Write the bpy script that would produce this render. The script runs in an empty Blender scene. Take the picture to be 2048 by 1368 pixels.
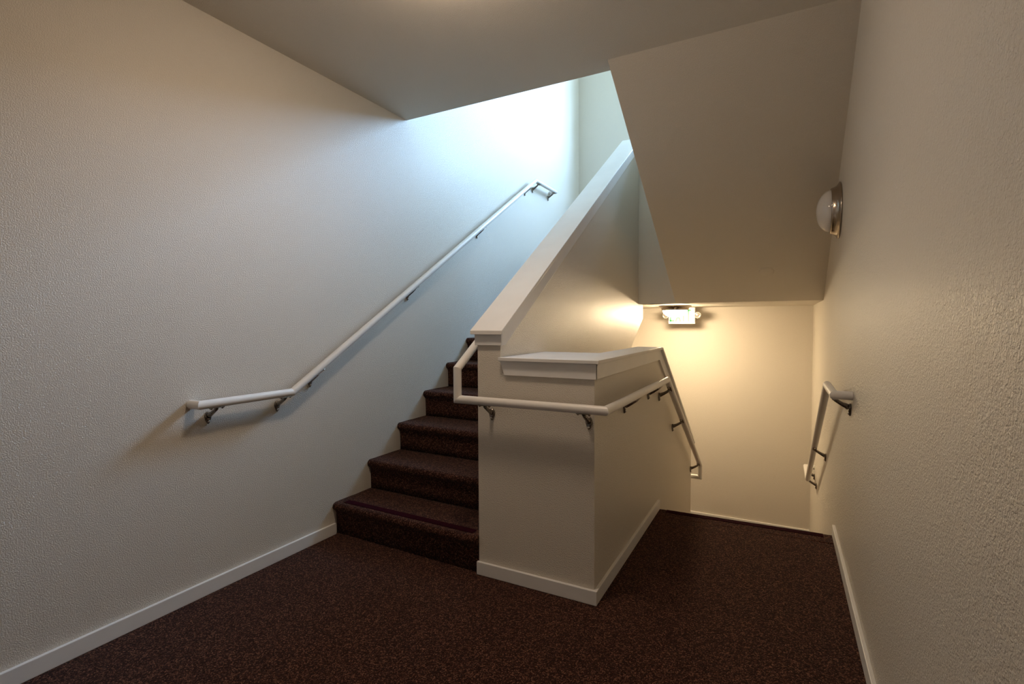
import bpy, bmesh, math, random
from mathutils import Vector, Matrix

random.seed(7)
scene = bpy.context.scene
C = scene.collection

# ------------------------------------------------------------------ camera
CAM = (2.3420, -2.1157, 1.2507)
YAW, PITCH, ROLL, FPX = 0.4903, -0.0372, -0.0046, 1012.05
cam_d = bpy.data.cameras.new('camera')
cam_d.sensor_fit = 'HORIZONTAL'; cam_d.sensor_width = 36.0
cam_d.lens = FPX * 36.0 / 2048.0
cam_d.clip_start = 0.02; cam_d.clip_end = 200
cam = bpy.data.objects.new('camera', cam_d); C.objects.link(cam)
_f = Vector((-math.sin(YAW) * math.cos(PITCH), math.cos(YAW) * math.cos(PITCH), math.sin(PITCH)))
_r = Vector((math.cos(YAW), math.sin(YAW), 0)); _u = _r.cross(_f)
_c, _s = math.cos(ROLL), math.sin(ROLL)
_rt = _c * _r + _s * _u; _up = -_s * _r + _c * _u
m3 = Matrix((_rt, _up, -_f)).transposed()
cam.matrix_world = Matrix.Translation(CAM) @ m3.to_4x4()
scene.camera = cam

# ------------------------------------------------------------------ world, exposure
scene.view_settings.view_transform = 'Standard'
scene.view_settings.look = 'None'
scene.view_settings.gamma = 1.0
scene.view_settings.use_curve_mapping = False
scene.view_settings.exposure = 0.10
scene.cycles.use_denoising = True
scene.cycles.max_bounces = 14
scene.cycles.diffuse_bounces = 10
scene.cycles.glossy_bounces = 4
scene.cycles.caustics_reflective = False
scene.cycles.caustics_refractive = False
scene.cycles.sample_clamp_indirect = 6.0

SKY_STRENGTH = 88.0
CEIL_LAMP = 80.0
BACK_FILL = 14.0  # strength of the added fill lamp behind the camera
LOW_LAMP = 205.0
w = bpy.data.worlds.new('overcast_sky'); scene.world = w; w.use_nodes = True
nt = w.node_tree; nt.nodes.clear()
out = nt.nodes.new('ShaderNodeOutputWorld'); bg = nt.nodes.new('ShaderNodeBackground')
tc = nt.nodes.new('ShaderNodeTexCoord'); sx = nt.nodes.new('ShaderNodeSeparateXYZ')
cr = nt.nodes.new('ShaderNodeValToRGB')
nt.links.new(tc.outputs['Generated'], sx.inputs[0]); nt.links.new(sx.outputs['Z'], cr.inputs[0])
cr.color_ramp.elements[0].position = 0.0; cr.color_ramp.elements[0].color = (0.22, 0.30, 0.34, 1)
cr.color_ramp.elements[1].position = 0.06; cr.color_ramp.elements[1].color = (0.42, 0.65, 1.0, 1)
nt.links.new(cr.outputs[0], bg.inputs['Color']); bg.inputs['Strength'].default_value = SKY_STRENGTH
nt.links.new(bg.outputs[0], out.inputs[0])

# ------------------------------------------------------------------ main measures (metres)
XA, XB = 1.021, 1.150          # half wall beside the rising stairs
XC, XD = 1.503, 1.621          # half wall beside the falling stairs
XS = 1.489                     # left edge of the sloping ceiling
XR = 2.631                     # right wall
YB, YF = -3.7, 4.126           # wall behind the camera, far wall
H = 2.673                      # ceiling
YC, YS = 0.716, 0.595          # ceiling edge over the stairs, start of the slope
YL, ZS = 2.636, 1.424          # landing edge and its underside
RU, GU, Y1 = 0.188, 0.290, 0.015
ZU = 10 * RU                   # upper landing floor
YN = 1.312                     # nosing of the falling stairs
RD, GD, YD1 = 0.1758, 0.28, 1.335
ZL = -6 * RD                   # lower landing floor
HC = 1.088                     # top of low cap
BT, BH = 0.016, 0.066          # baseboard
ZTOP, ZBOT = 5.45, -3.0
WX0, WX1, WZ0, WZ1 = 1.05, 2.30, 3.42, 5.00   # window opening in the far wall

# the window's portal only guides sampling of the sky
pl = bpy.data.lights.new('window_portal', 'AREA'); pl.shape = 'RECTANGLE'
pl.size = WX1 - WX0; pl.size_y = WZ1 - WZ0
pl.cycles.is_portal = True
po = bpy.data.objects.new('window_portal', pl); C.objects.link(po)
po.location = ((WX0 + WX1) / 2, YF + 0.2, (WZ0 + WZ1) / 2); po.rotation_euler = (-math.pi / 2, 0, 0)

# ------------------------------------------------------------------ materials
def new_mat(name):
    m = bpy.data.materials.new(name); m.use_nodes = True
    return m, m.node_tree, m.node_tree.nodes['Principled BSDF']

def N(nt, t, **kw):
    n = nt.nodes.new(t)
    for k, v in kw.items(): setattr(n, k, v)
    return n

def plaster(name, col, rough=0.37, spec=0.45, s1=215.0, dist=0.0012, blotch=0.0):
    m, nt, b = new_mat(name); L = nt.links.new
    b.inputs['Base Color'].default_value = (*col, 1)
    b.inputs['Roughness'].default_value = rough
    b.inputs['Specular IOR Level'].default_value = spec
    g = N(nt, 'ShaderNodeNewGeometry')
    n1 = N(nt, 'ShaderNodeTexNoise'); n1.inputs['Scale'].default_value = s1; n1.inputs['Detail'].default_value = 3.0
    n1.inputs['Roughness'].default_value = 0.55
    L(g.outputs['Position'], n1.inputs['Vector'])
    r1 = N(nt, 'ShaderNodeValToRGB'); r1.color_ramp.elements[0].position = 0.36; r1.color_ramp.elements[1].position = 0.62
    r1.color_ramp.interpolation = 'EASE'
    L(n1.outputs['Fac'], r1.inputs[0])
    h = r1.outputs[0]
    if blotch:
        n2 = N(nt, 'ShaderNodeTexNoise'); n2.inputs['Scale'].default_value = 85; n2.inputs['Detail'].default_value = 3
        L(g.outputs['Position'], n2.inputs['Vector'])
        r2 = N(nt, 'ShaderNodeValToRGB'); r2.color_ramp.elements[0].position = 0.50; r2.color_ramp.elements[1].position = 0.60
        L(n2.outputs['Fac'], r2.inputs[0])
        mx = N(nt, 'ShaderNodeMath', operation='MULTIPLY_ADD'); mx.inputs[1].default_value = blotch
        L(r2.outputs[0], mx.inputs[0]); L(h, mx.inputs[2]); h = mx.outputs[0]
    bp = N(nt, 'ShaderNodeBump'); bp.inputs['Strength'].default_value = 0.75; bp.inputs['Distance'].default_value = dist
    L(h, bp.inputs['Height']); L(bp.outputs[0], b.inputs['Normal'])
    # very slight paint unevenness
    n3 = N(nt, 'ShaderNodeTexNoise'); n3.inputs['Scale'].default_value = 2.3; n3.inputs['Detail'].default_value = 3
    L(g.outputs['Position'], n3.inputs['Vector'])
    mr = N(nt, 'ShaderNodeMapRange'); mr.inputs['To Min'].default_value = rough - 0.05; mr.inputs['To Max'].default_value = rough + 0.05
    L(n3.outputs['Fac'], mr.inputs['Value']); L(mr.outputs[0], b.inputs['Roughness'])
    return m

PAINT = (0.69, 0.645, 0.572)
M_WALL = plaster('cream_textured_paint', PAINT)
M_WALLR = plaster('cream_knockdown_paint', PAINT, rough=0.38, blotch=0.9, dist=0.0015, s1=215)
M_CEIL = plaster('cream_ceiling_paint', PAINT, rough=0.6, spec=0.3, s1=260)

def paint(name, col, rough=0.38, spec=0.5):
    m, nt, b = new_mat(name); L = nt.links.new
    b.inputs['Roughness'].default_value = rough
    b.inputs['Specular IOR Level'].default_value = spec
    tcn = N(nt, 'ShaderNodeNewGeometry')
    n = N(nt, 'ShaderNodeTexNoise'); n.inputs['Scale'].default_value = 6; n.inputs['Detail'].default_value = 5
    L(tcn.outputs['Position'], n.inputs['Vector'])
    r = N(nt, 'ShaderNodeValToRGB')
    r.color_ramp.elements[0].position = .25; r.color_ramp.elements[0].color = tuple(c * .94 for c in col) + (1,)
    r.color_ramp.elements[1].position = .7; r.color_ramp.elements[1].color = (*col, 1)
    L(n.outputs['Fac'], r.inputs[0]); L(r.outputs[0], b.inputs['Base Color'])
    n2 = N(nt, 'ShaderNodeTexNoise'); n2.inputs['Scale'].default_value = 160
    L(tcn.outputs['Position'], n2.inputs['Vector'])
    bp = N(nt, 'ShaderNodeBump'); bp.inputs['Strength'].default_value = .12; bp.inputs['Distance'].default_value = .0006
    L(n2.outputs['Fac'], bp.inputs['Height']); L(bp.outputs[0], b.inputs['Normal'])
    return m
M_TRIM = paint('white_trim_paint', (0.81, 0.805, 0.80))
M_RAIL = paint('white_rail_paint', (0.79, 0.775, 0.755), rough=0.33)
M_PLASTIC = paint('white_plastic', (0.85, 0.85, 0.83), rough=0.4)

def carpet(name, dark, mid, light, scale=250.0, sheen=0.05):
    m, nt, b = new_mat(name); L = nt.links.new
    b.inputs['Roughness'].default_value = 0.95
    b.inputs['Specular IOR Level'].default_value = 0.06
    b.inputs['Sheen Weight'].default_value = sheen
    b.inputs['Sheen Roughness'].default_value = 0.5
    g = N(nt, 'ShaderNodeNewGeometry')
    v = N(nt, 'ShaderNodeTexVoronoi'); v.inputs['Scale'].default_value = scale
    L(g.outputs['Position'], v.inputs['Vector'])
    sp = N(nt, 'ShaderNodeSeparateColor'); L(v.outputs['Color'], sp.inputs[0])
    r = N(nt, 'ShaderNodeValToRGB')
    e = r.color_ramp.elements
    e[0].position = 0.0; e[0].color = (*dark, 1)
    e[1].position = 1.0; e[1].color = (*light, 1)
    x = e.new(0.45); x.color = (*dark, 1)
    x = e.new(0.75); x.color = (*mid, 1)
    L(sp.outputs[0], r.inputs[0])
    n = N(nt, 'ShaderNodeTexNoise'); n.inputs['Scale'].default_value = 60; n.inputs['Detail'].default_value = 4
    L(g.outputs['Position'], n.inputs['Vector'])
    mr = N(nt, 'ShaderNodeMapRange'); mr.inputs['To Min'].default_value = .55; mr.inputs['To Max'].default_value = 1.45
    L(n.outputs['Fac'], mr.inputs['Value'])
    mx = N(nt, 'ShaderNodeMix', data_type='RGBA', blend_type='MULTIPLY'); mx.inputs[0].default_value = 1.0
    L(r.outputs[0], mx.inputs[6]); L(mr.outputs[0], mx.inputs[7])
    L(mx.outputs[2], b.inputs['Base Color'])
    bp = N(nt, 'ShaderNodeBump'); bp.inputs['Strength'].default_value = 0.9; bp.inputs['Distance'].default_value = 0.004
    bp.invert = True
    L(v.outputs['Distance'], bp.inputs['Height']); L(bp.outputs[0], b.inputs['Normal'])
    return m
M_CARPET = carpet('maroon_loop_carpet', (0.024, 0.0085, 0.0062), (0.082, 0.032, 0.021), (0.23, 0.105, 0.068))
M_STRIP = carpet('plum_strip', (0.030, 0.003, 0.0085), (0.036, 0.0035, 0.010), (0.042, 0.0045, 0.0115), scale=500, sheen=0.0)

def metal(name, col, rough):
    m, nt, b = new_mat(name); L = nt.links.new
    b.inputs['Metallic'].default_value = 1.0; b.inputs['Base Color'].default_value = (*col, 1)
    g = N(nt, 'ShaderNodeNewGeometry')
    n = N(nt, 'ShaderNodeTexNoise'); n.inputs['Scale'].default_value = 220
    L(g.outputs['Position'], n.inputs['Vector'])
    mr = N(nt, 'ShaderNodeMapRange'); mr.inputs['To Min'].default_value = rough - .06; mr.inputs['To Max'].default_value = rough + .06
    L(n.outputs['Fac'], mr.inputs['Value']); L(mr.outputs[0], b.inputs['Roughness'])
    return m
M_BRKT = metal('dull_nickel', (0.25, 0.22, 0.19), 0.28)
M_SCREW = metal('bright_screw', (0.7, 0.68, 0.64), 0.25)
M_RING = metal('brushed_bronze_nickel', (0.40, 0.34, 0.28), 0.24)

m, nt, b = new_mat('opal_glass_unlit')
b.inputs['Base Color'].default_value = (0.68, 0.66, 0.64, 1); b.inputs['Roughness'].default_value = 0.12
b.inputs['Subsurface Weight'].default_value = 0.2; b.inputs['Subsurface Radius'].default_value = (.02, .02, .02)
nn = N(nt, 'ShaderNodeTexNoise'); nn.inputs['Scale'].default_value = 30
bp = N(nt, 'ShaderNodeBump'); bp.inputs['Strength'].default_value = .03; bp.inputs['Distance'].default_value = .001
nt.links.new(nn.outputs['Fac'], bp.inputs['Height']); nt.links.new(bp.outputs[0], b.inputs['Normal'])
M_OPAL = m

def lamp_glass(name, col, strength):
    m, nt, b = new_mat(name)
    b.inputs['Base Color'].default_value = (0.8, 0.8, 0.78, 1); b.inputs['Roughness'].default_value = 0.15
    b.inputs['Emission Color'].default_value = (*col, 1); b.inputs['Emission Strength'].default_value = strength
    return m
M_GLOW_HALL = lamp_glass('lit_opal_glass_hall', (1.0, 0.762, 0.55), CEIL_LAMP)
M_GLOW_FILL = lamp_glass('fill_lamp_glass', (1.0, 0.762, 0.55), BACK_FILL)
M_GLOW_LOW = lamp_glass('lit_opal_glass_low', (1.0, 0.755, 0.46), LOW_LAMP)

m, nt, b = new_mat('green_exit_letter')
b.inputs['Base Color'].default_value = (0.09, 0.42, 0.16, 1)
b.inputs['Emission Color'].default_value = (0.15, 1.0, 0.35, 1); b.inputs['Emission Strength'].default_value = 0.25
M_GREEN = m
m, nt, b = new_mat('lens_glass')
b.inputs['Base Color'].default_value = (0.55, 0.52, 0.48, 1); b.inputs['Roughness'].default_value = 0.08; b.inputs['Metallic'].default_value = .6
M_LENS = m
m, nt, b = new_mat('clear_window_glass')
nt.nodes.remove(b)
tr = N(nt, 'ShaderNodeBsdfTransparent'); tr.inputs[0].default_value = (.93, .96, .95, 1)
gl = N(nt, 'ShaderNodeBsdfGlossy'); gl.inputs['Roughness'].default_value = .02
mxs = N(nt, 'ShaderNodeMixShader'); mxs.inputs[0].default_value = .06
nt.links.new(tr.outputs[0], mxs.inputs[1]); nt.links.new(gl.outputs[0], mxs.inputs[2])
nt.links.new(mxs.outputs[0], nt.nodes['Material Output'].inputs[0])
M_GLASS = m

# ------------------------------------------------------------------ helpers
def obj(name, bm, mat, parent=None, loc=None, smooth=False):
    me = bpy.data.meshes.new(name)
    bmesh.ops.recalc_face_normals(bm, faces=bm.faces)
    bm.to_mesh(me); bm.free()
    me.materials.append(mat)
    if smooth:
        me.shade_smooth() if hasattr(me, 'shade_smooth') else None
    o = bpy.data.objects.new(name, me); C.objects.link(o)
    if parent: o.parent = parent
    if loc: o.location = loc
    return o

def thing(name, label, cat, loc=(0, 0, 0), group=None):
    o = bpy.data.objects.new(name, None); C.objects.link(o)
    o.location = loc; o['label'] = label; o['category'] = cat; o['kind'] = 'thing'
    o.empty_display_size = .05
    if group: o['group'] = group
    return o

def struct(name, bm, mat, label=None, parent=None):
    o = obj(name, bm, mat, parent)
    if not parent: o['kind'] = 'structure'
    if label: o['label'] = label
    return o

def box(bm, x0, x1, y0, y1, z0, z1, bevel=0.0):
    vs = [bm.verts.new((x, y, z)) for z in (z0, z1) for y in (y0, y1) for x in (x0, x1)]
    fs = [bm.faces.new([vs[i] for i in q]) for q in ((0, 2, 3, 1), (4, 5, 7, 6), (0, 1, 5, 4), (2, 6, 7, 3), (0, 4, 6, 2), (1, 3, 7, 5))]
    if bevel:
        bmesh.ops.bevel(bm, geom=list({e for f in fs for e in f.edges}), offset=bevel, segments=2, affect='EDGES', profile=.5)
    return bm

def B(*a, **k): return box(bmesh.new(), *a, **k)

def prism_yz(bm, pts, x0, x1, bevel=0.0):
    """polygon in the YZ plane pushed along X"""
    a = [bm.verts.new((x0, y, z)) for y, z in pts]; c = [bm.verts.new((x1, y, z)) for y, z in pts]
    n = len(pts); fs = [bm.faces.new(a), bm.faces.new(c[::-1])]
    for i in range(n):
        fs.append(bm.faces.new((a[i], c[i], c[(i + 1) % n], a[(i + 1) % n])))
    if bevel:
        bmesh.ops.recalc_face_normals(bm, faces=fs)
        bmesh.ops.bevel(bm, geom=list({e for f in fs for e in f.edges}), offset=bevel, segments=2, affect='EDGES', profile=.5)
    return bm

def prism_xy(bm, pts, z0, z1, bevel=0.0):
    a = [bm.verts.new((x, y, z0)) for x, y in pts]; c = [bm.verts.new((x, y, z1)) for x, y in pts]
    n = len(pts); fs = [bm.faces.new(a), bm.faces.new(c[::-1])]
    for i in range(n):
        fs.append(bm.faces.new((a[i], c[i], c[(i + 1) % n], a[(i + 1) % n])))
    if bevel:
        bmesh.ops.recalc_face_normals(bm, faces=fs)
        bmesh.ops.bevel(bm, geom=list({e for f in fs for e in f.edges}), offset=bevel, segments=2, affect='EDGES', profile=.5)
    return bm

def tube(bm, pts, r, seg=24):
    """round bar with mitred corners through the points"""
    P = [Vector(p) for p in pts]; n = len(P)
    d0 = (P[1] - P[0]).normalized()
    ref = Vector((0, 0, 1)) if abs(d0.z) < .9 else Vector((0, 1, 0))
    u = (ref - d0 * ref.dot(d0)).normalized(); v = d0.cross(u)
    ring = [P[0] + r * (math.cos(a) * u + math.sin(a) * v) for a in (2 * math.pi * k / seg for k in range(seg))]
    rings = [ring]
    for i in range(1, n):
        d = (P[i] - P[i - 1]).normalized()
        if i < n - 1:
            d2 = (P[i + 1] - P[i]).normalized(); pn = (d + d2).normalized()
        else: pn = d
        ring = [q + d * ((P[i] - q).dot(pn) / d.dot(pn)) for q in ring]
        rings.append(ring)
    R = [[bm.verts.new(q) for q in ring] for ring in rings]
    for a, c in zip(R, R[1:]):
        for k in range(seg):
            f = bm.faces.new((a[k], a[(k + 1) % seg], c[(k + 1) % seg], c[k])); f.smooth = True
    bm.faces.new(R[0][::-1]); bm.faces.new(R[-1])
    for ring in R[1:-1]:
        for k in range(seg):
            e = bm.edges.get((ring[k], ring[(k + 1) % seg]))
            if e: e.smooth = False
    return bm

def lathe(bm, prof, seg=48, smooth=True):
    """profile of (radius, height) turned about local Z"""
    R = []
    for r, h in prof:
        if r < 1e-6: R.append([bm.verts.new((0, 0, h))])
        else: R.append([bm.verts.new((r * math.cos(2 * math.pi * k / seg), r * math.sin(2 * math.pi * k / seg), h)) for k in range(seg)])
    for a, c in zip(R, R[1:]):
        for k in range(seg):
            k2 = (k + 1) % seg
            if len(a) == 1 and len(c) == 1: continue
            if len(a) == 1: f = bm.faces.new((a[0], c[k], c[k2]))
            elif len(c) == 1: f = bm.faces.new((a[k], a[k2], c[0]))
            else: f = bm.faces.new((a[k], a[k2], c[k2], c[k]))
            f.smooth = smooth
    return bm

# ------------------------------------------------------------------ setting: shell
T = 0.12
# left wall, far wall with its window opening, right wall, wall behind
struct('wall_left', B(-T, 0, YB - T, YF + T, ZBOT, ZTOP), M_WALL)
struct('wall_right', B(XR, XR + T, YB - T, YF + T, ZBOT, ZTOP), M_WALLR)
struct('wall_back', B(0, XR, YB - T, YB, ZBOT, ZTOP), M_WALL)
bm = bmesh.new()
FT = 0.16
box(bm, 0, XR, YF, YF + FT, ZBOT, WZ0); box(bm, 0, XR, YF, YF + FT, WZ1, ZTOP)
box(bm, 0, WX0, YF, YF + FT, WZ0, WZ1); box(bm, WX1, XR, YF, YF + FT, WZ0, WZ1)
struct('wall_far', bm, M_WALL)
struct('ceiling_top', B(-T, XR + T, YB - T, YF + FT, ZTOP, ZTOP + T), M_CEIL)
struct('floor_bottom', B(-T, XR + T, YB - T, YF + FT, ZBOT - T, ZBOT), M_CARPET)

# window high in the far wall, above the upper landing
win = struct('window_1', B(WX0, WX1, YF + .02, YF + .07, WZ0, WZ0 + .045), M_TRIM)
for nm, a in (('window_frame', (WX0, WX0 + .045, YF + .02, YF + .07, WZ0, WZ1)), ('window_frame', (WX1 - .045, WX1, YF + .02, YF + .07, WZ0, WZ1)),
              ('window_frame', (WX0, WX1, YF + .02, YF + .07, WZ1 - .045, WZ1)), ('window_bar', (WX0, WX1, YF + .03, YF + .06, 4.20, 4.24))):
    obj(nm, B(*a), M_TRIM, win)
obj('window_pane', B(WX0 + .04, WX1 - .04, YF + .044, YF + .048, WZ0 + .04, WZ1 - .04), M_GLASS, win)

# ceiling of the hall = slab of the floor above
bm = bmesh.new()
prism_xy(bm, [(0, YB), (XR, YB), (XR, YS), (XS, YS), (XS, YC), (0, YC)], H, 2.98)
struct('ceiling', bm, M_CEIL)
struct('floor_upper', B(0, XS, YB, YC - .002, 2.98, 3.0), M_CARPET)
struct('wall_bounce', B(0, XR, -.72, -.60, 3.0, ZTOP), M_WALL)  # unseen wall added upstairs to bounce window light onto the far wall
# guard on the edge of the floor above
struct('wall_upper', B(0, XS, YC - .13, YC, 3.0, 4.05), M_WALL)

# sloping ceiling = underside of the flight that climbs back over the falling stairs
slope_s = (H - ZS) / (YL - YS)
bm = bmesh.new()
prism_yz(bm, [(YS, H), (YL, ZS), (YL, ZS + .42), (YS + .25, H + .32), (YS, H + .32)], XS, XR)
struct('ceiling_sloping', bm, M_CEIL)
bm = bmesh.new()
prism_yz(bm, [(YC, H + .02), (YL, ZS + .09), (YL, 2.90), (1.35, 3.86), (YC, 4.05)], XS + .001, XS + .12)
struct('wall_sloping', bm, M_WALL)

# upper landing slab with its carpet, and the guard on its open edge
NX0, NX1, NY = XA - .013, XB + .002, 2.816        # slot for the half wall's end
bm = bmesh.new()
prism_xy(bm, [(0, YL + .075), (NX0, YL + .075), (NX0, NY), (NX1, NY), (NX1, YL), (XR, YL), (XR, YF), (0, YF)], ZS, ZU - .015)
struct('ceiling_landing', bm, M_CEIL)
bm = bmesh.new()
prism_xy(bm, [(0, YL + .075), (NX0, YL + .075), (NX0, NY), (NX1, NY), (NX1, YL + .02), (XR, YL + .02), (XR, YF), (0, YF)], ZU - .015, ZU)
struct('floor_landing', bm, M_CARPET)
wl = struct('wall_landing', B(XB + .001, XS + .12, YL - .004, YL + .12, ZS, 2.90), M_WALL)
obj('cap', B(XB + .03, XS + .1, YL - .03, YL + .147, 2.90, 2.9165, bevel=.002), M_TRIM, wl)

# hall floor (carpet), cut around the two flights
bm = bmesh.new()
prism_xy(bm, [(0, YB), (XR, YB), (XR, 1.2), (XD, 1.2), (XD, 0.01), (0, 0.04)], -0.30, 0.0)
struct('floor', bm, M_CARPET)
struct('floor_lower', B(0, XR, 2.735, YF, ZL - .3, ZL), M_CARPET)
struct('wall_lower', B(0, XC, 0.02, .12, ZBOT, -.30), M_WALL)

# baseboards
def board(name, a): return struct(name, B(*a, bevel=.0025), M_TRIM)
board('baseboard_left', (0, BT, YB, 0.012, 0, BH))
board('baseboard_right', (XR - BT, XR, YB, 1.335, 0, BH))
board('baseboard_back', (BT, XR - BT, YB, YB + BT, 0, BH))
board('baseboard_far', (0, XR, YF - BT, YF, ZL, ZL + BH))

# ------------------------------------------------------------------ half wall beside the rising stairs
CT, OV, AP = 0.0165, 0.027, 0.068     # cap thickness, overhang, apron height
AO = 0.011                            # apron thickness
YE = 2.812
gs = (2.947 - 1.211) / (2.613 + .034)             # slope of its cap
capz = lambda y: 1.211 + gs * (y + .034)
ytop = YL - .005
ztop = capz(ytop)
cth = CT * math.sqrt(1 + gs * gs)
hw = thing('half_wall', 'tall cream half wall with sloping white cap climbing beside the carpeted stairs', 'half wall', (XA, 0, 0))
def loc(o, p): 
    o.parent = p; o.matrix_parent_inverse = Matrix.Translation(p.location).inverted(); return o
body = [(0, -.28), (0, capz(0) - cth), (ytop, ztop - cth), (YE, ztop - cth), (YE, 1.29), (2.375, 1.02), (.25, -.28)]
loc(obj('wall_body', prism_yz(bmesh.new(), body, XA, XB), M_WALL), hw)
# cap: sloping board with plumb front end, then level at the top
capp = [(-.027, capz(-.027) - cth), (-.027, capz(-.027)), (ytop, ztop), (YE, ztop), (YE, ztop - CT), (ytop + .004, ztop - CT)]
capp[-1] = (ytop, ztop - cth)
loc(obj('cap', prism_yz(bmesh.new(), capp, XA - OV, XB + OV - .004, bevel=.0022), M_TRIM), hw)
# apron trim below the cap: front, left and right boards
zf = capz(0) - cth
loc(obj('apron', B(XA - AO, XB + AO, -AO, 0.0, capz(-.012) - cth - AP + .006, capz(-.012) - cth + .002, bevel=.0015), M_TRIM), hw)
apl = [(0, zf - AP), (0, zf), (ytop, ztop - cth), (YE, ztop - cth), (YE, ztop - cth - AP), (ytop, ztop - cth - AP * 1.2), (0.0, zf - AP)]
apl = [(0, zf - AP), (0, zf), (ytop, ztop - cth), (YE, ztop - cth), (YE, ztop - cth - AP), (ytop, ztop - cth - AP * 1.15), (.03, zf - AP)]
loc(obj('apron', prism_yz(bmesh.new(), [(y if y < YL - .006 else YL - .006, z if y < YL - .01 else (ztop - cth if i in (2, 3) else ztop - cth - AP * 1.15)) for i, (y, z) in enumerate(apl) if i not in (3, 4)], XB, XB + AO, bevel=.0015), M_TRIM), hw)
loc(obj('apron', prism_yz(bmesh.new(), apl, XA - AO, XA, bevel=.0015), M_TRIM), hw)

# ------------------------------------------------------------------ low half wall: block at the front, returning beside the falling stairs
lw = thing('half_wall', 'low cream half wall with flat white cap turning beside the falling stairs', 'half wall', (XB, 0, 0))
YI = 0.483                 # back of the front block
YPE = 2.708                # end of the wall at the lower landing
ls = (1.075 - .138) / (2.766 - 1.312)
HB = HC - CT
lz = lambda y: HB - ls * (y - YN)
bm = bmesh.new()
prism_yz(bm, [(YI, -.28), (YI, HB), (YN, HB), (YPE, lz(YPE)), (YPE, ZL), (1.4, ZL)], XC, XD)
box(bm, XB + .00005, XD, 0, YI, -.28, HB)
loc(obj('wall_body', bm, M_WALL), lw)
# flat L-shaped cap and the sloping cap that follows the stairs down
bm = bmesh.new()
prism_xy(bm, [(XB + .00005, -OV), (XD + OV, -OV), (XD + OV, YN), (XC - OV, YN), (XC - OV, YI + OV), (XB + .00005, YI + OV)], HB, HC, bevel=.0022)
loc(obj('cap', bm, M_TRIM), lw)
cl = CT * math.sqrt(1 + ls * ls)
bm = bmesh.new()
prism_yz(bm, [(YN - .004, HB), (YN - .001, HC), (2.766, HC - ls * (2.766 - YN)), (2.766, HC - cl - ls * (2.766 - YN))], XC - OV, XD + OV, bevel=.0015)
loc(obj('cap', bm, M_TRIM), lw)
# aprons: front with slanted left end, right side, sloping side
bm = bmesh.new()
a = [(XB + .002, HB), (XD + AO, HB), (XD + AO, HB - AP), (XB + .026, HB - AP)]
f = [bm.verts.new((x, -AO, z)) for x, z in a]; k = [bm.verts.new((x, 0, z)) for x, z in a]
bm.faces.new(f); bm.faces.new(k[::-1])
for i in range(4): bm.faces.new((f[i], k[i], k[(i + 1) % 4], f[(i + 1) % 4]))
loc(obj('apron', bm, M_TRIM), lw)
bm = bmesh.new()
sl = AP * math.sqrt(1 + ls * ls) * .95
ym = YN - AP * .34
prism_yz(bm, [(-AO + .0005, HB - AP), (-AO + .0005, HB), (YN, HB), (YPE, lz(YPE)), (YPE, lz(YPE) - sl), (ym, HB - AP)], XD, XD + AO, bevel=.0012)
loc(obj('apron', bm, M_TRIM), lw)
# baseboards of the low wall
bm = bmesh.new()
box(bm, XA - .006, XD + BT, -BT, -.0006, 0.001, BH, bevel=.0025)
loc(obj('baseboard', bm, M_TRIM), lw)
bm = bmesh.new()
box(bm, XD, XD + BT, .0005, 1.300, 0.002, BH, bevel=.0025)
loc(obj('baseboard', bm, M_TRIM), lw)

# ------------------------------------------------------------------ stairs
def step_mesh(width, r, g, skew, last=False, first_depth=None, seed=0):
    """carpeted step with a round nosing; local origin at riser foot, left end"""
    rnd = random.Random(seed)
    prof = [(0, 0), (0, r * .25), (-.001, r * .5), (-.003, r - .062), (-.010, r - .050)]
    cx, cz, rr = -.006, r - .024, .024
    for k in range(11):
        a = math.radians(215 - k * 12.5)
        prof.append((cx + rr * math.cos(a), cz + rr * math.sin(a)))
    d = first_depth or g
    for t in (.12, .3, .5, .7, .9, 1.0): prof.append((d * t, r))
    prof += [(d, -.0)] if d <= g else [(d, 0)]
    n = len(prof); nx = 64
    bm = bmesh.new(); R = []
    for i in range(nx + 1):
        x = width * i / nx
        row = []
        for j, (y, z) in enumerate(prof):
            q = (j not in (0, n - 1, n - 2))
            jy = rnd.uniform(-.0012, .0012) if q else 0; jz = rnd.uniform(-.0009, .0009) if q else 0
            row.append(bm.verts.new((x, y + jy + skew * x, z + jz)))
        R.append(row)
    for a, c in zip(R, R[1:]):
        for j in range(n - 1):
            f = bm.faces.new((a[j], c[j], c[j + 1], a[j + 1])); f.smooth = True
    bm.faces.new(R[0]); bm.faces.new(R[-1][::-1])
    for a, c in zip(R, R[1:]):
        bm.faces.new((a[0], a[-1], c[-1], c[0]))
    return bm

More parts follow.
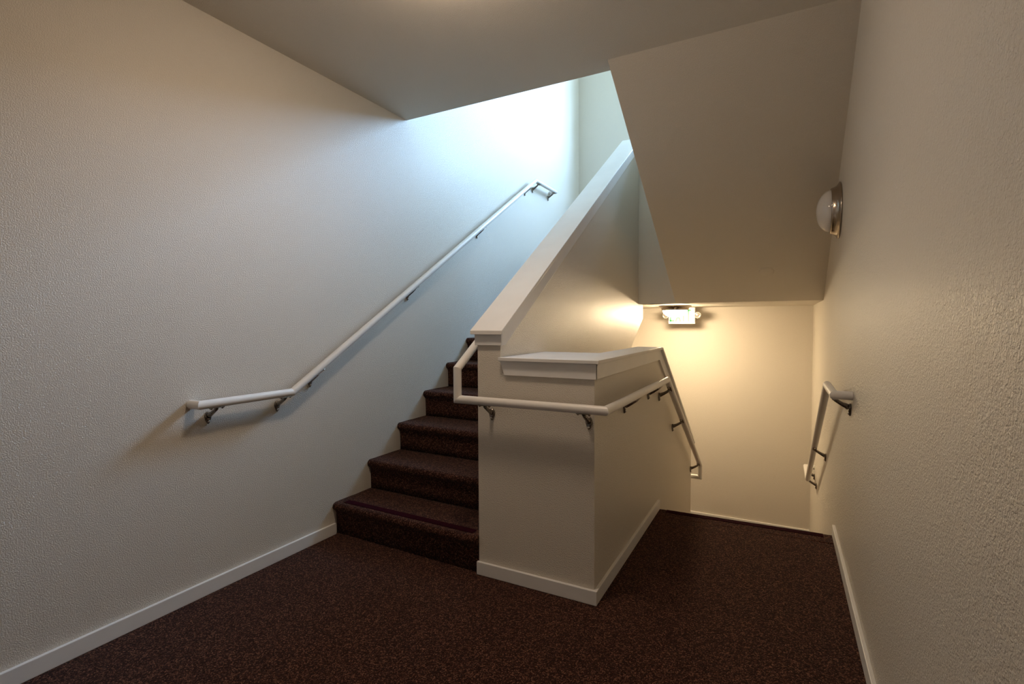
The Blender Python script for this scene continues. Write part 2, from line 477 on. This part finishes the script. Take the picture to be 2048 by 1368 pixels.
up = thing('staircase', 'dark maroon carpeted stairs climbing between left wall and tall half wall', 'staircase', (0, Y1, 0))
SK = -.022
WU = XA - .0025
Y1B = Y1 + .013
first = None
for k in range(10):
    if k in (0, 1, 2, 3):
        o = obj('step', step_mesh(WU, RU, GU + .004, SK, seed=k), M_CARPET, up)
        first = o
    elif k < 9:
        o = first.copy(); C.objects.link(o); o.parent = up
    else:
        o = obj('step', step_mesh(WU, RU, GU, SK, first_depth=.06, seed=9), M_CARPET, up)
    o.location = (.001, .013 + k * GU, k * RU)
    if k == 0:
        o['label'] = 'lowest step with a plum strip'
        bm = bmesh.new()
        nx = 40; rnd = random.Random(3)
        pa = [(.008, RU + .0002), (.009, RU + .0028), (.052, RU + .0028), (.053, RU + .0004)]
        R = []
        for i in range(nx + 1):
            x = .055 + (.972 - .055) * i / nx
            R.append([bm.verts.new((x, y + SK * x + rnd.uniform(-.001, .001), z)) for y, z in pa])
        for a, c in zip(R, R[1:]):
            for j in range(3): bm.faces.new((a[j], c[j], c[j + 1], a[j + 1]))
        bm.faces.new(R[0]); bm.faces.new(R[-1][::-1])
        obj('contrast_strip', bm, M_STRIP, o)
# boarded underside of the rising flight
gz = RU / GU
und = [(.25, -.28), (2.375, 1.02), (YL - .012, 1.175), (YL - .012, ZU - .2), (.10, .03), (.10, -.28)]
loc(obj('underside', prism_yz(bmesh.new(), und, 0.002, XA - .002), M_WALL), up)

dn = thing('staircase', 'carpeted stairs falling away beyond the maroon edge beside the right wall', 'staircase', (XD + .001, YD1, 0))
WD = XR - XD - .002
SD = .034
# top nosing, flush with the hall floor
bm = step_mesh(WD, RD, .12, SD, first_depth=.12, seed=20)
bmesh.ops.transform(bm, matrix=Matrix.Diagonal((1, -1, 1, 1)), verts=bm.verts)
for v in bm.verts: v.co.y += 2 * SD * v.co.x
o = obj('step', bm, M_CARPET, dn, loc=(0, -.04, -RD))
o['label'] = 'top step with a maroon strip'
bm = bmesh.new(); R = []; rnd = random.Random(5)
for i in range(41):
    x = .06 + (WD - .12) * i / 40
    R.append([bm.verts.new((x, y + SD * x + rnd.uniform(-.0012, .0012), z)) for y, z in ((-.040, RD + .0004), (-.039, RD + .003), (.008, RD + .003), (.010, RD - .001))])
for a, c in zip(R, R[1:]):
    for j in range(3): bm.faces.new((a[j], c[j], c[j + 1], a[j + 1]))
bm.faces.new(R[0]); bm.faces.new(R[-1][::-1])
obj('contrast_strip', bm, M_STRIP, o)
for k in range(1, 6):
    bm = step_mesh(WD, RD, GD, 0, seed=30 + k)
    bmesh.ops.transform(bm, matrix=Matrix.Diagonal((1, -1, 1, 1)), verts=bm.verts)
    obj('step', bm, M_CARPET, dn, loc=(0, k * GD + .03, -(k + 1) * RD))
und = [(-.10, -.30), (.02, -RD), (5 * GD + .02, -6 * RD), (5 * GD + .02, -6 * RD - .3), (0.3, -.75)]
obj('underside', prism_yz(bmesh.new(), und, 0.0, WD), M_WALL, dn)

# ------------------------------------------------------------------ handrails
RR = 0.020
OFF = 0.072
# bracket: local X points out of the wall, Y along it, Z up; the bar's centre is at (OFF, 0, 0)
def bracket_meshes():
    # arm with rounded section, from the plate up to the saddle
    bm = bmesh.new()
    pts = [(.0085, 0, -.061), (.018, 0, -.057), (.036, 0, -.048), (.058, 0, -.034), (OFF, 0, -RR - .0025)]
    rad = [.0125, .0105, .0085, .0075, .0075]
    rings = []
    for i, p in enumerate(pts):
        a = Vector(pts[max(i - 1, 0)]); c = Vector(pts[min(i + 1, len(pts) - 1)])
        d = (c - a).normalized(); s = Vector((0, 1, 0)); u = d.cross(s)
        rings.append([bm.verts.new(Vector(p) + rad[i] * (math.cos(t) * s + 1.15 * math.sin(t) * u)) for t in (2 * math.pi * k / 12 for k in range(12))])
    for a, c in zip(rings, rings[1:]):
        for k in range(12):
            f = bm.faces.new((a[k], a[(k + 1) % 12], c[(k + 1) % 12], c[k])); f.smooth = True
    bm.faces.new(rings[0]); bm.faces.new(rings[-1][::-1])
    arm = bpy.data.meshes.new('bracket'); bmesh.ops.recalc_face_normals(bm, faces=bm.faces); bm.to_mesh(arm); bm.free(); arm.materials.append(M_BRKT)
    # tear-drop wall plate
    bm = bmesh.new(); n = 20; A = []; Bv = []; Cc = []
    for k in range(n):
        t = 2 * math.pi * k / n; c, s = math.cos(t), math.sin(t)
        wdt = .0165 * (1 - .50 * max(0, -s)); y = wdt * c; z = -.066 + (.022 if s > 0 else .036) * s
        A.append(bm.verts.new((0.0, y, z))); Bv.append(bm.verts.new((.005, y, z))); Cc.append(bm.verts.new((.0095, y * .62, -.066 + (z + .066) * .7)))
    for a, c in ((A, Bv), (Bv, Cc)):
        for k in range(n):
            f = bm.faces.new((a[k], a[(k + 1) % n], c[(k + 1) % n], c[k])); f.smooth = True
    bm.faces.new(A[::-1]); bm.faces.new(Cc)
    plate = bpy.data.meshes.new('wall_plate'); bmesh.ops.recalc_face_normals(bm, faces=bm.faces); bm.to_mesh(plate); bm.free(); plate.materials.append(M_BRKT)
    # saddle strap under the bar, origin at the bar's centre
    bm = bmesh.new(); n = 8; rows = []
    for y in (-.032, -.026, .026, .032):
        wd = .8 if abs(y) > .03 else 1
        row = []
        for rad_ in (RR + .0002, RR + .0034):
            for k in range(n + 1):
                t = math.radians(-90 - 34 * wd + 68 * wd * k / n)
                row.append(bm.verts.new((rad_ * math.cos(t), y, rad_ * math.sin(t))))
        rows.append(row)
    for a, c in zip(rows, rows[1:]):
        for k in range(n):
            bm.faces.new((a[k], a[k + 1], c[k + 1], c[k])); bm.faces.new((a[n + 1 + k], c[n + 1 + k], c[n + 2 + k], a[n + 2 + k]))
        bm.faces.new((a[0], c[0], c[n + 1], a[n + 1])); bm.faces.new((a[n], a[2 * n + 1], c[2 * n + 1], c[n]))
    for row in (rows[0], rows[-1]):
        for k in range(n): bm.faces.new((row[k], row[n + 1 + k], row[n + 2 + k], row[k + 1]))
    saddle = bpy.data.meshes.new('saddle'); bmesh.ops.recalc_face_normals(bm, faces=bm.faces); bm.to_mesh(saddle); bm.free(); saddle.materials.append(M_BRKT)
    bm = bmesh.new(); lathe(bm, [(0, .0058), (.003, .0052), (.0055, .003), (.006, 0)], seg=12)
    screw = bpy.data.meshes.new('screw'); bmesh.ops.recalc_face_normals(bm, faces=bm.faces); bm.to_mesh(screw); bm.free(); screw.materials.append(M_SCREW)
    return arm, plate, saddle, screw
ARM, PLATE, SADDLE, SCREW = bracket_meshes()

def link(name, me, parent, loc=(0, 0, 0), rot=(0, 0, 0)):
    o = bpy.data.objects.new(name, me); C.objects.link(o); o.parent = parent
    o.location = loc; o.rotation_euler = rot
    return o

def bracket(rail, p, rz, slope=0.0):
    """p: point on the wall level with the bar's centre, rz turns local X out of the wall"""
    b = link('bracket', ARM, rail, Vector(p) - rail.location, (0, 0, rz))
    link('wall_plate', PLATE, b, (.0007, 0, 0))
    link('saddle', SADDLE, b, (OFF, 0, 0), (slope, 0, 0))
    c, s = math.cos(slope), math.sin(slope)
    for y in (-.026, .026):
        zz = -RR - .003
        link('screw', SCREW, b, (OFF, y * c - zz * s, y * s + zz * c), (math.pi + slope, 0, 0))
    # screw heads on the plate
    for z in (-.052, -.09):
        link('screw', SCREW, b, (.008, 0, z), (0, math.pi / 2, 0))

def rail_obj(t, pts):
    loc(obj('rail', tube(bmesh.new(), pts, RR), M_RAIL), t)

# left wall
lr = thing('handrail', 'long white handrail on the left wall, climbing beside the stairs', 'handrail', (0, -.82, .893))
XL = OFF
la = math.atan((2.722 - .893) / (2.675 + .322))
rail_obj(lr, [(0.001, -.80, .893), (XL, -.80, .893), (XL, -.322, .893), (XL, 2.675, 2.722), (XL, 3.19, 2.722), (.001, 3.19, 2.722)])
lzr = lambda y: .893 + (y + .322) * math.tan(la)
for y, z, s in ((-.725, .893, 0), (-.362, .893, 0), (-.150, lzr(-.150), la), (.70, lzr(.70), la), (1.63, lzr(1.63), la),
                (2.56, lzr(2.56), la), (2.74, 2.722, 0), (3.14, 2.722, 0)):
    bracket(lr, (0, y, z), 0, s)

# around the half walls
XM = XA - OFF
XG = XD + OFF
cr_ = thing('handrail', 'white handrail wrapping the end of the half walls and following the falling stairs', 'handrail', (XD, 0, .881))
da = math.atan((.881 + .02) / (2.675 - 1.225))
ua = math.atan(gs)
uz = lambda y: 1.030 + (y + OFF) * gs
rail_obj(cr_, [(XM, 2.30, uz(2.30)), (XM, -OFF, 1.030), (XM, -OFF, .881), (XG, -OFF, .881), (XG, 1.225, .881), (XG, 2.690, -.020),
               (XG, 2.775, -.022 - .05), (XG, 2.78, -.172), (XC - .15, 2.78, -.172)][0:6] + [(XG, 2.755, -.060), (XG, 2.757, -.172), (XC - .15, 2.757, -.172)])
bracket(cr_, (1.102, 0, .881), -math.pi / 2)
bracket(cr_, (1.597, 0, .881), -math.pi / 2)
dz = lambda y: .881 - (y - 1.225) * math.tan(da)
for y, s in ((.47, 0), (1.00, 0), (1.31, 1), (1.785, 1), (2.66, 1)):
    bracket(cr_, (XD, y, dz(y) if s else .881), 0, -da if s else 0)
for y in (.16, .9, 1.7):
    bracket(cr_, (XA, y, uz(y)), math.pi, -ua)

# right wall
XQ = XR - OFF
rr_ = thing('handrail', 'short white handrail on the right wall leading down the falling stairs', 'handrail', (XR, .64, .91))
ra = math.atan((.912 + .13) / (2.988 - 1.066))
rz_ = lambda y: .912 - (y - 1.066) * math.tan(ra)
rail_obj(rr_, [(XR - .001, .64, .912), (XQ, .64, .912), (XQ, 1.066, .912), (XQ, 2.988, -.13), (XQ, 3.43, -.13), (XR - .001, 3.43, -.13)])
for y, z, s in ((.705, .912, 0), (2.09, rz_(2.09), 1), (3.06, -.13, 0), (3.36, -.13, 0)):
    bracket(rr_, (XR, y, z), math.pi, ra if s else 0)

# ------------------------------------------------------------------ round lamps
def dome_lamp(label, loc_, rot, glass, group=None):
    t = thing('dome_lamp', label, 'lamp', loc_); t.rotation_euler = rot
    ring = [(.160, 0), (.163, .003), (.163, .008), (.158, .011), (.150, .015), (.142, .022), (.136, .032), (.133, .042), (.131, .048), (.126, .050), (.122, .047), (.122, .02), (0.05, .0)]
    r = obj('ring', lathe(bmesh.new(), ring, 64), M_RING, t)
    dome = [(.1215, .034)] + [(.1215 * math.cos(a), .046 + .074 * math.sin(a)) for a in (math.pi / 2 * k / 12 for k in range(12))] + [(0, .120)]
    d = obj('glass_dome', lathe(bmesh.new(), dome, 64), glass, t)
    # small clips holding the glass
    for k in range(3):
        a = 2 * math.pi * k / 3 + .6
        c = obj('clip', B(-.005, .005, -.006, .006, 0, .006, bevel=.0015), M_SCREW, r, loc=(.132 * math.cos(a), .132 * math.sin(a), .044))
        c.rotation_euler = (0, 0, a)
    return t
dome_lamp('unlit round wall lamp with white dome and bronze ring on the right wall', (XR, 1.42, 1.90), (0, -math.pi / 2, 0), M_OPAL)
dome_lamp('lit round ceiling lamp under the landing, in front of the exit sign', (1.362, 3.30, ZS), (math.pi, 0, 0), M_GLOW_LOW)
dome_lamp('lit round ceiling lamp over the hall, before the foot of the stairs', (1.22, -.59, H), (math.pi, 0, 0), M_GLOW_HALL)
dome_lamp('added unseen fill lamp on the ceiling behind the camera', (1.0, -3.1, H), (math.pi, 0, 0), M_GLOW_FILL)  # unseen lamp, added to brighten the front of the low half wall

# ------------------------------------------------------------------ exit sign on the far wall
ex = thing('exit_sign', 'white exit sign with green letters and two lamp heads hanging behind the lit lamp', 'sign', (1.339, 3.875, 1.3285))
obj('housing', B(-.143, .143, -.046, 0, -.095, .090, bevel=.006), M_PLASTIC, ex)
bm = bmesh.new(); box(bm, -.06, .06, -.04, -.006, ZS - 1.3285 - .010, ZS - 1.3285 + .0, bevel=.002); box(bm, -.02, .02, -.032, -.014, .09, ZS - 1.3285 - .009)
obj('canopy', bm, M_PLASTIC, ex)
def letter(rects, x):
    bm = bmesh.new()
    for r in rects: 
        if len(r) == 4: box(bm, x + r[0], x + r[1], -.0485, -.0455, r[2], r[3])
        else:
            (x0, z0, x1, z1, wd) = r
            d = Vector((x1 - x0, 0, z1 - z0)).normalized(); nrm = Vector((d.z, 0, -d.x)) * wd / 2
            q = [Vector((x + x0, -.0485, z0)) - nrm, Vector((x + x0, -.0485, z0)) + nrm, Vector((x + x1, -.0485, z1)) + nrm, Vector((x + x1, -.0485, z1)) - nrm]
            f = [bm.verts.new(p) for p in q]; k = [bm.verts.new(p + Vector((0, .003, 0))) for p in q]
            bm.faces.new(f); bm.faces.new(k[::-1])
            for i in range(4): bm.faces.new((f[i], k[i], k[(i + 1) % 4], f[(i + 1) % 4]))
    return bm
z0, z1, s = -.068, .066, .018
for nm, x, rc in (('letter', -.105, [(-.025, -.025 + s, z0, z1), (-.025, .027, z0, z0 + s), (-.025, .020, -.008, .010), (-.025, .027, z1 - s, z1)]),
                  ('letter', -.037, [(-.027, z0, .027, z1, s), (.027, z0, -.027, z1, s)]),
                  ('letter', .022, [(-s / 2, s / 2, z0, z1)]),
                  ('letter', .075, [(-s / 2, s / 2, z0, z1), (-.029, .029, z1 - s, z1)])):
    obj(nm, letter(rc, x), M_GREEN, ex)
for sx_ in (-1, 1):
    bm = bmesh.new()
    lathe(bm, [(0, -.02), (.020, -.02), (.030, -.005), (.034, .015), (.034, .030), (.030, .032)], 32)
    h = obj('lamp_head', bm, M_PLASTIC, ex, loc=(sx_ * .172, -.035, .004)); h.rotation_euler = (math.radians(97), 0, math.radians(sx_ * 6))
    bm = bmesh.new(); lathe(bm, [(.030, .032), (.028, .028), (.018, .024), (.010, .030), (0, .032)], 32)
    obj('lens', bm, M_LENS, h)
    bm = bmesh.new(); tube(bm, [(-sx_ * .040, 0, -.005), (-sx_ * .010, 0, -.005)], .008, 12)
    obj('arm', bm, M_PLASTIC, h)

# ------------------------------------------------------------------ painted cover plate on the sloping ceiling
bm = bmesh.new(); lathe(bm, [(.052, 0), (.052, .004), (.047, .007), (0, .008)], 40)
cp = obj('cover_plate', bm, M_CEIL)
cy_ = 2.281; cp.location = (2.23, cy_, H - slope_s * (cy_ - YS)); cp.rotation_euler = (math.pi - math.atan(slope_s), 0, 0)
cp['label'] = 'round cover plate painted over on the sloping ceiling near its low edge'; cp['category'] = 'cover plate'; cp['kind'] = 'thing'
